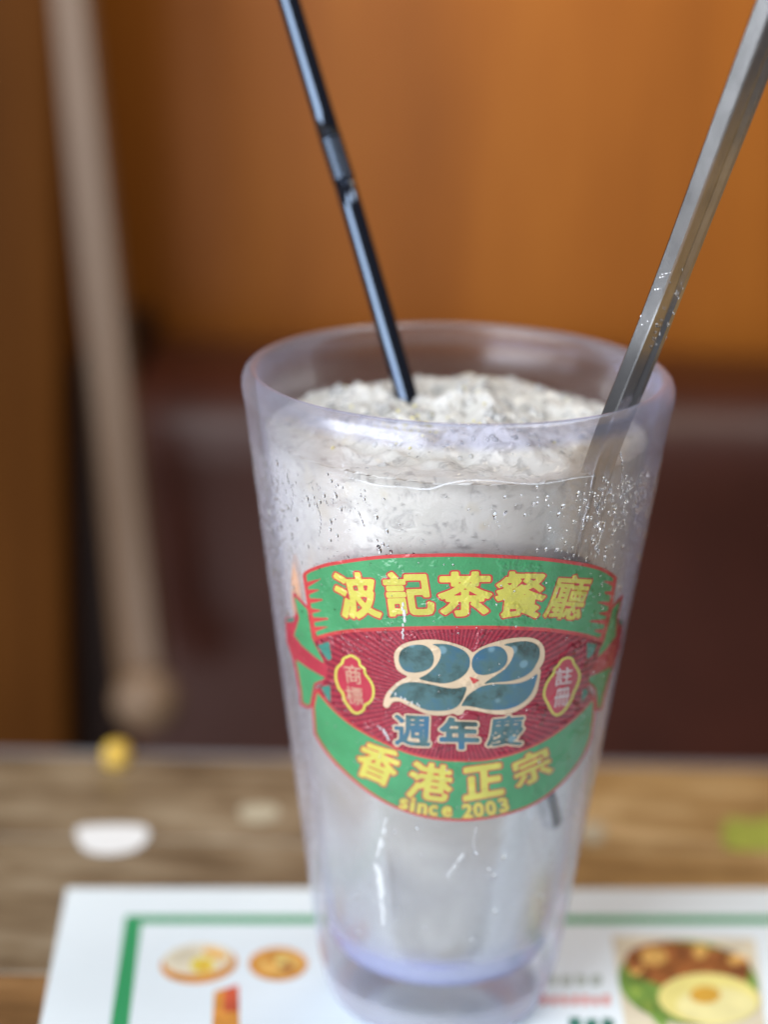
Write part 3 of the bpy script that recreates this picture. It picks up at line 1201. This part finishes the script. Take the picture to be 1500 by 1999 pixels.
n_out = c7([(130, 300), (130, 240), (160, 190), (220, 152), (300, 132), (400, 122), (500, 126), (600, 146), (700, 177), (760, 208), (790, 230), (840, 195), (920, 160),
            (1020, 130), (1120, 110), (1220, 103), (1300, 113), (1360, 150), (1388, 210), (1385, 290), (1362, 340), (1342, 368), (1356, 378), (1345, 470), (1320, 570), (1270, 640),
            (1200, 695), (1120, 735), (1050, 750), (950, 745), (850, 725), (770, 712), (722, 710), (700, 742), (660, 757), (622, 742), (560, 755), (480, 758), (400, 745), (320, 712),
            (240, 672), (170, 640), (112, 648), (82, 690), (50, 690), (36, 660), (60, 580), (110, 520), (170, 470), (238, 432), (200, 410), (150, 370)])
n_blue = [
    [(165, 280), (185, 215), (240, 180), (310, 165), (385, 172), (440, 215), (460, 270), (455, 320), (430, 360), (370, 390), (290, 400), (220, 385), (180, 340)],
    [(445, 162), (560, 160), (650, 185), (720, 220), (758, 270), (763, 330), (740, 390), (690, 440), (620, 475), (540, 490), (450, 480), (380, 465), (335, 448), (400, 412), (470, 350), (512, 280), (518, 220), (492, 182)],
    [(90, 612), (120, 555), (180, 500), (260, 478), (350, 483), (450, 500), (560, 525), (650, 530), (733, 517), (720, 580), (690, 645), (650, 688), (590, 712), (500, 720), (400, 713), (320, 680), (250, 640), (180, 612), (130, 603)],
    [(777, 320), (792, 265), (840, 217), (910, 187), (990, 177), (1048, 202), (1078, 260), (1068, 320), (1028, 370), (960, 403), (880, 420), (820, 408), (787, 370)],
    [(1045, 165), (1130, 145), (1220, 135), (1300, 150), (1343, 190), (1348, 260), (1318, 330), (1278, 390), (1200, 440), (1100, 470), (1000, 480), (930, 487), (875, 495), (965, 430), (1055, 370), (1112, 290), (1130, 230), (1112, 188)],
    [(690, 680), (708, 640), (745, 588), (800, 548), (865, 512), (960, 495), (1060, 493), (1160, 488), (1260, 455), (1328, 408), (1312, 490), (1280, 570), (1220, 640), (1130, 690), (1020, 713), (900, 708), (800, 688), (730, 678)]]
cup_print('numeral', [([spline(n_out, 3)], 0, 'cream', 0.15)] + [([spline(c7(b), 3)], 0, 'blue', 0.17) for b in n_blue] +
          [([c7([(757, 430), (845, 462), (790, 497)])], 0, 'red', 0.17)], lab)

chars = [('波', ((644, 1117), (728, 1117), (668, 1209), (748, 1207)), 'yellow', 'red', 0.032, 0.034),
         ('記', ((745, 1117), (838, 1115), (757, 1204), (852, 1201)), 'yellow', 'red', 0.033, 0.034),
         ('茶', ((856, 1116), (962, 1115), (855, 1204), (962, 1203)), 'yellow', 'red', 0.033, 0.034),
         ('餐', ((972, 1115), (1074, 1116), (962, 1207), (1060, 1207)), 'yellow', 'red', 0.024, 0.028),
         ('廳', ((1088, 1120), (1161, 1124), (1060, 1206), (1131, 1212)), 'yellow', 'red', 0.016, 0.026),
         ('週', ((768, 1394), (844, 1398), (770, 1455), (841, 1459)), 'blue', 'cream', 0.028, 0.045),
         ('年', ((858, 1399), (937, 1402), (858, 1463), (937, 1464)), 'blue', 'cream', 0.042, 0.045),
         ('慶', ((957, 1400), (1026, 1394), (949, 1458), (1021, 1455)), 'blue', 'cream', 0.022, 0.045),
         ('香', ((712, 1441), (789, 1472), (687, 1508), (764, 1541)), 'yellow', 'red', 0.030, 0.032),
         ('港', ((804, 1484), (888, 1496), (790, 1556), (880, 1568)), 'yellow', 'red', 0.030, 0.032),
         ('正', ((902, 1499), (983, 1488), (905, 1565), (986, 1551)), 'yellow', 'red', 0.042, 0.032),
         ('宗', ((996, 1486), (1068, 1453), (1010, 1542), (1082, 1509)), 'yellow', 'red', 0.030, 0.032)]
for ch, q, fl, ln, bo, ou in chars:
    cup_char(ch, q, fl, ln, bo, ou, 0.15, lab)
for ch, q, fl in [('商', ((671, 1296), (704, 1300), (676, 1333), (707, 1337)), 'tan'), ('標', ((672, 1338), (707, 1343), (679, 1373), (711, 1378)), 'tan'),
                  ('註', ((1087, 1305), (1120, 1300), (1083, 1340), (1116, 1334)), 'greyprint'), ('冊', ((1086, 1346), (1115, 1341), (1080, 1382), (1110, 1376)), 'greyprint')]:
    cup_char(ch, q, fl, None, 0.012, 0, 0.17, lab, step=0.03)
for ch, x, y, w_, h_, a in [('s', 789, 1569.5, 17, 21, 9), ('i', 806, 1571, 9, 28, 8), ('n', 825, 1579, 19, 21, 7), ('c', 846, 1582, 17, 21, 5), ('e', 873, 1584.5, 20, 21, 2),
                            ('2', 913, 1583, 20, 28, -3), ('0', 935, 1581, 20, 28, -5), ('0', 959, 1577.5, 20, 28, -8), ('3', 984, 1571.5, 19, 28, -11)]:
    cup_char(ch, rot_quad(x, y, w_, h_, a), 'yellow', 'red', 0.030, 0.035, 0.15, lab)

# ------------------------------------------------------------------ condensation beads
V, F = [], []


def bead(P, r, up=1.0, hgt=0.45, sink=0.0):
    P = np.asarray(P, float)
    rad = np.array([P[0], P[1], 0.0])
    n = rad / np.linalg.norm(rad)
    n = n - np.array([0, 0, CK])
    n /= np.linalg.norm(n)
    u = np.cross([0, 0, 1.0], n)
    u /= np.linalg.norm(u)
    t = np.cross(n, u)
    b = len(V)
    m = 9
    ph = random.random() * 6.28
    for q, h in ((1.0, -0.02), (0.86, 0.5), (0.5, 0.87)):
        for i in range(m):
            a = ph + 2 * math.pi * i / m
            V.append(P + u * (q * r * math.cos(a)) + t * (q * r * up * math.sin(a)) + n * (h * r * hgt - sink))
    V.append(P + n * (r * hgt))
    for k in range(2):
        for i in range(m):
            j = (i + 1) % m
            F.append((b + k * m + i, b + k * m + j, b + (k + 1) * m + j, b + (k + 1) * m + i))
    for i in range(m):
        F.append((b + 2 * m + i, b + 2 * m + (i + 1) % m, b + 3 * m))
    F.append(tuple(b + i for i in range(m))[::-1])


def on_wall(a, z, off=0.02):
    r = ro(z) + off
    return (r * math.cos(a), r * math.sin(a), z)


for i in range(3800):
    a = random.uniform(math.pi * 0.93, math.pi * 2.07)
    z = 131 - abs(random.gauss(0, 1)) * 11 - (2 if random.random() < 0.8 else 0)
    if z < 92 or z > 131:
        continue
    # patchy: fewer in front centre
    pn = mnoise.noise(Vector((a * 4, z * 0.09, 1.7)))
    side = abs(a - math.pi * 1.5) / 1.6
    if pn + 0.9 * side < random.uniform(0.0, 0.75) or (side < 0.45 and i % 2):
        continue
    r = random.choice((0.10, 0.12, 0.15, 0.19, 0.25, 0.33)) * random.uniform(0.8, 1.25)
    bead(on_wall(a, z), r, random.uniform(0.9, 1.9), random.uniform(0.2, 0.38))
for i in range(260):
    a = random.uniform(math.pi * 1.0, math.pi * 2.0)
    z = random.uniform(45, 118)
    bead(on_wall(a, z, 0.21), random.choice((0.10, 0.14, 0.2)), random.uniform(0.9, 1.5), 0.4)
o = mesh_obj('condensation', V, F, M['water'], cup)
tag(o, kind='stuff')

V, F = [], []
for i in range(70):
    a = random.choice((random.uniform(math.pi * 1.02, math.pi * 1.4), random.uniform(math.pi * 1.6, math.pi * 1.97)))
    z = random.uniform(94, 130)
    bead(on_wall(a, z), random.uniform(0.3, 0.55), random.uniform(0.9, 1.6), 0.3)
for i in range(34):
    a = random.uniform(math.pi * 1.05, math.pi * 1.95)
    z = random.uniform(22, 58)
    bead(on_wall(a, z), random.uniform(0.25, 0.5), random.uniform(1.0, 1.8), 0.3)
for px_ in ([(1212, 885), (1217, 915), (1214, 945), (1222, 975)], [(1180, 1030), (1172, 1052), (1168, 1078)], [(1205, 1000), (1196, 1025)],
            [(618, 985), (626, 1015), (622, 1050)], [(560, 930), (572, 965), (566, 1000)], [(700, 1000), (712, 1030)], [(930, 1618), (925, 1650), (928, 1672)]):
    for p in spline(px_, 5, False):
        bead(on_cup(np.array(p[0]), np.array(p[1])), random.uniform(0.16, 0.3), random.uniform(1.2, 2.0), 0.3)
o = mesh_obj('water_beads', V, F, M['water'], cup)
tag(o, kind='stuff')

# drips running down, their highlights put into a pale grey colour
drips = [([(752, 1600), (748, 1625), (742, 1650), (737, 1672)], [0.3, 0.4, 0.55, 0.35]),
         ([(734, 1690), (742, 1712), (745, 1735), (746, 1752)], [0.5, 0.8, 0.95, 0.6]),
         ([(747, 1762), (749, 1785), (748, 1808)], [0.45, 0.55, 0.3]),
         ([(786, 1180), (790, 1205), (787, 1230), (790, 1252)], [0.5, 0.6, 0.35, 0.3]),
         ([(740, 1418), (752, 1430), (760, 1446)], [0.25, 0.4, 0.3]),
         ([(905, 1668), (890, 1690), (872, 1712)], [0.3, 0.4, 0.25]),
         ([(762, 1350), (790, 1365), (826, 1380)], [0.25, 0.35, 0.3])]
drips.append(([(645, 922), (700, 938), (740, 948), (790, 951), (835, 955), (872, 945), (912, 938), (960, 938), (1005, 943), (1045, 945), (1085, 941), (1125, 933), (1165, 929)],
              [0.10, 0.14, 0.2, 0.16, 0.24, 0.2, 0.16, 0.18, 0.14, 0.18, 0.15, 0.2, 0.1]))
for pts, rad in drips:
    V, F = [], []
    line = len(pts) > 8
    P = spline(pts, 14 if line else 5, False)
    R = (1.0 if line or pts[0][1] > 1590 else 0.65) * np.interp(np.linspace(0, 1, len(P)), np.linspace(0, 1, len(rad)), rad)
    for p, r in zip(P, R):
        if not line and random.random() < 0.22:
            continue
        bead(on_cup(np.array(p[0] + (0 if line else random.uniform(-2, 2))), np.array(p[1]), 0.2), r * random.uniform(0.75, 1.1), 1.0 if line else random.uniform(1.4, 2.2), 0.35)
    mesh_obj('water_line' if line else 'water_drip', V, F, M['drip'], cup)

# ================================================================== STRAW
ent = on_plane(798, 785, 133)
tip = on_cup(1083, 1585, -5.1)
flexA = at_depth(645, 268, 33)
flexB = at_depth(672, 352, 30)
topp = at_depth(537, -90, 44)
straw = empty('drinking_straw', tuple(tip * MM))
tag(straw, 'glossy black bendy drinking straw standing in the iced drink', 'straw')
SR = 2.35
tipA = in_cup(1088, 1530, 4.6)
path = [in_cup(1112, 1614, 4.5), tipA] + [tipA * (1 - t) + ent * t for t in (0.03, 0.1, 0.25, 0.5, 0.75)] + [ent] + [ent * (1 - t) + flexB * t for t in np.linspace(0.1, 1, 8)]
v, f = tube(path, [SR] * len(path), 28)
mesh_obj('lower_tube', v, f, M['straw'], straw)
path, rad = [], []
for k in range(29):
    t = k / 28
    path.append(flexB * (1 - t) + flexA * t)
    rad.append(SR + (0.32 if k % 4 == 2 else (0.0 if k % 2 else -0.12)))
v, f = tube(path, rad, 28)
mesh_obj('flex_joint', v, f, M['straw'], straw)
path = [flexA * (1 - t) + topp * t for t in np.linspace(0, 1, 8)]
v, f = tube(path, [SR * 1.0] * 8, 28)
mesh_obj('upper_tube', v, f, M['straw'], straw)

# ================================================================== SPOON
pr = on_plane(1219, 788, 141)
pt = at_depth(1482, 100, -30)
sd = (pt - pr) / np.linalg.norm(pt - pr)
foot = pr - sd * ((pr[2] - 19) / sd[2])
p2 = in_cup(1168, 1075, 4.5)
p3 = np.array([12.0, -8.0, 24.0])
ptop = pr + sd * 122
ctrl = [ptop, pr + sd * 60, pr + sd * 18, in_cup(1212, 900, 4.6), in_cup(1190, 985, 4.4), p2, p2 * 0.6 + p3 * 0.4 + np.array([1.0, -2.0, 0]), p3]
line_ = spline(ctrl, 8, False)
line_ = np.concatenate([line_, [p3]])
spoon = empty('spoon', tuple(p3 * MM))
tag(spoon, 'long stainless steel spoon leaning right inside the tumbler with wet handle', 'spoon')
NB = np.array([0.74, -0.67, 0.0])      # normal of the broad face towards the right


def frame_at(k):
    a, b = line_[max(k - 1, 0)], line_[min(k + 1, len(line_) - 1)]
    d = (a - b) / np.linalg.norm(a - b)
    n = NB - d * (NB @ d)
    n /= np.linalg.norm(n)
    return d, np.cross(n, d), n           # along, broad axis, face normal


def handle_mesh():
    V, F = [], []
    sec = [(-1, -0.8), (-0.93, -1), (0.93, -1), (1, -0.8), (1, 0.8), (0.93, 1), (0.62, 1), (0.40, 0.55), (-0.40, 0.55), (-0.62, 1), (-0.93, 1), (-1, 0.8)]
    m = len(sec)
    for k, c in enumerate(line_):
        d, A_, n = frame_at(k)
        s_ = (c - pr) @ sd
        wd = 3.1 + 0.012 * max(s_, 0)
        th = 1.6 + 0.004 * max(s_, 0)
        for a, b in sec:
            V.append(c + A_ * a * wd + n * b * th)
    N_ = len(line_)
    for k in range(N_ - 1):
        for i in range(m):
            j = (i + 1) % m
            F.append((k * m + i, k * m + j, (k + 1) * m + j, (k + 1) * m + i))
    F.append(tuple(range(m))[::-1])
    F.append(tuple(range((N_ - 1) * m, N_ * m)))
    return V, F


v, f = handle_mesh()
h_ = mesh_obj('handle', v, f, M['steel'], spoon, True)
h_.data.set_sharp_from_angle(angle=math.radians(28))
d_, A, B = frame_at(len(line_) - 1)
bm = bmesh.new()
bmesh.ops.create_uvsphere(bm, u_segments=24, v_segments=12, radius=1)
for q in bm.verts:
    p = q.co
    zc = 0.55 * p.z if p.z < 0 else -0.35 * p.z
    q.co = Vector(p3 * 1.0 - d_ * 6 + A * p.x * 6.5 + d_ * p.y * 8 + B * zc * 5)
bm_obj('bowl', bm, M['steel'], spoon)

# water beads on the handle
V, F = [], []
for i in range(75):
    k = random.uniform(0, 1)
    c = pr + sd * (1 + 30 * k * k)
    d, A_, n = frame_at(18)
    if i % 3:
        c = c + n * 1.68 + A_ * random.uniform(-3.0, 3.0)
    else:
        c = c + A_ * (3.35 if A_[0] < 0 else -3.35) + n * random.uniform(-1.2, 1.2)
    rock(c, random.uniform(0.15, 0.5), i, V, F)
o = mesh_obj('water_beads', V, F, M['water'], spoon)
tag(o, kind='stuff')
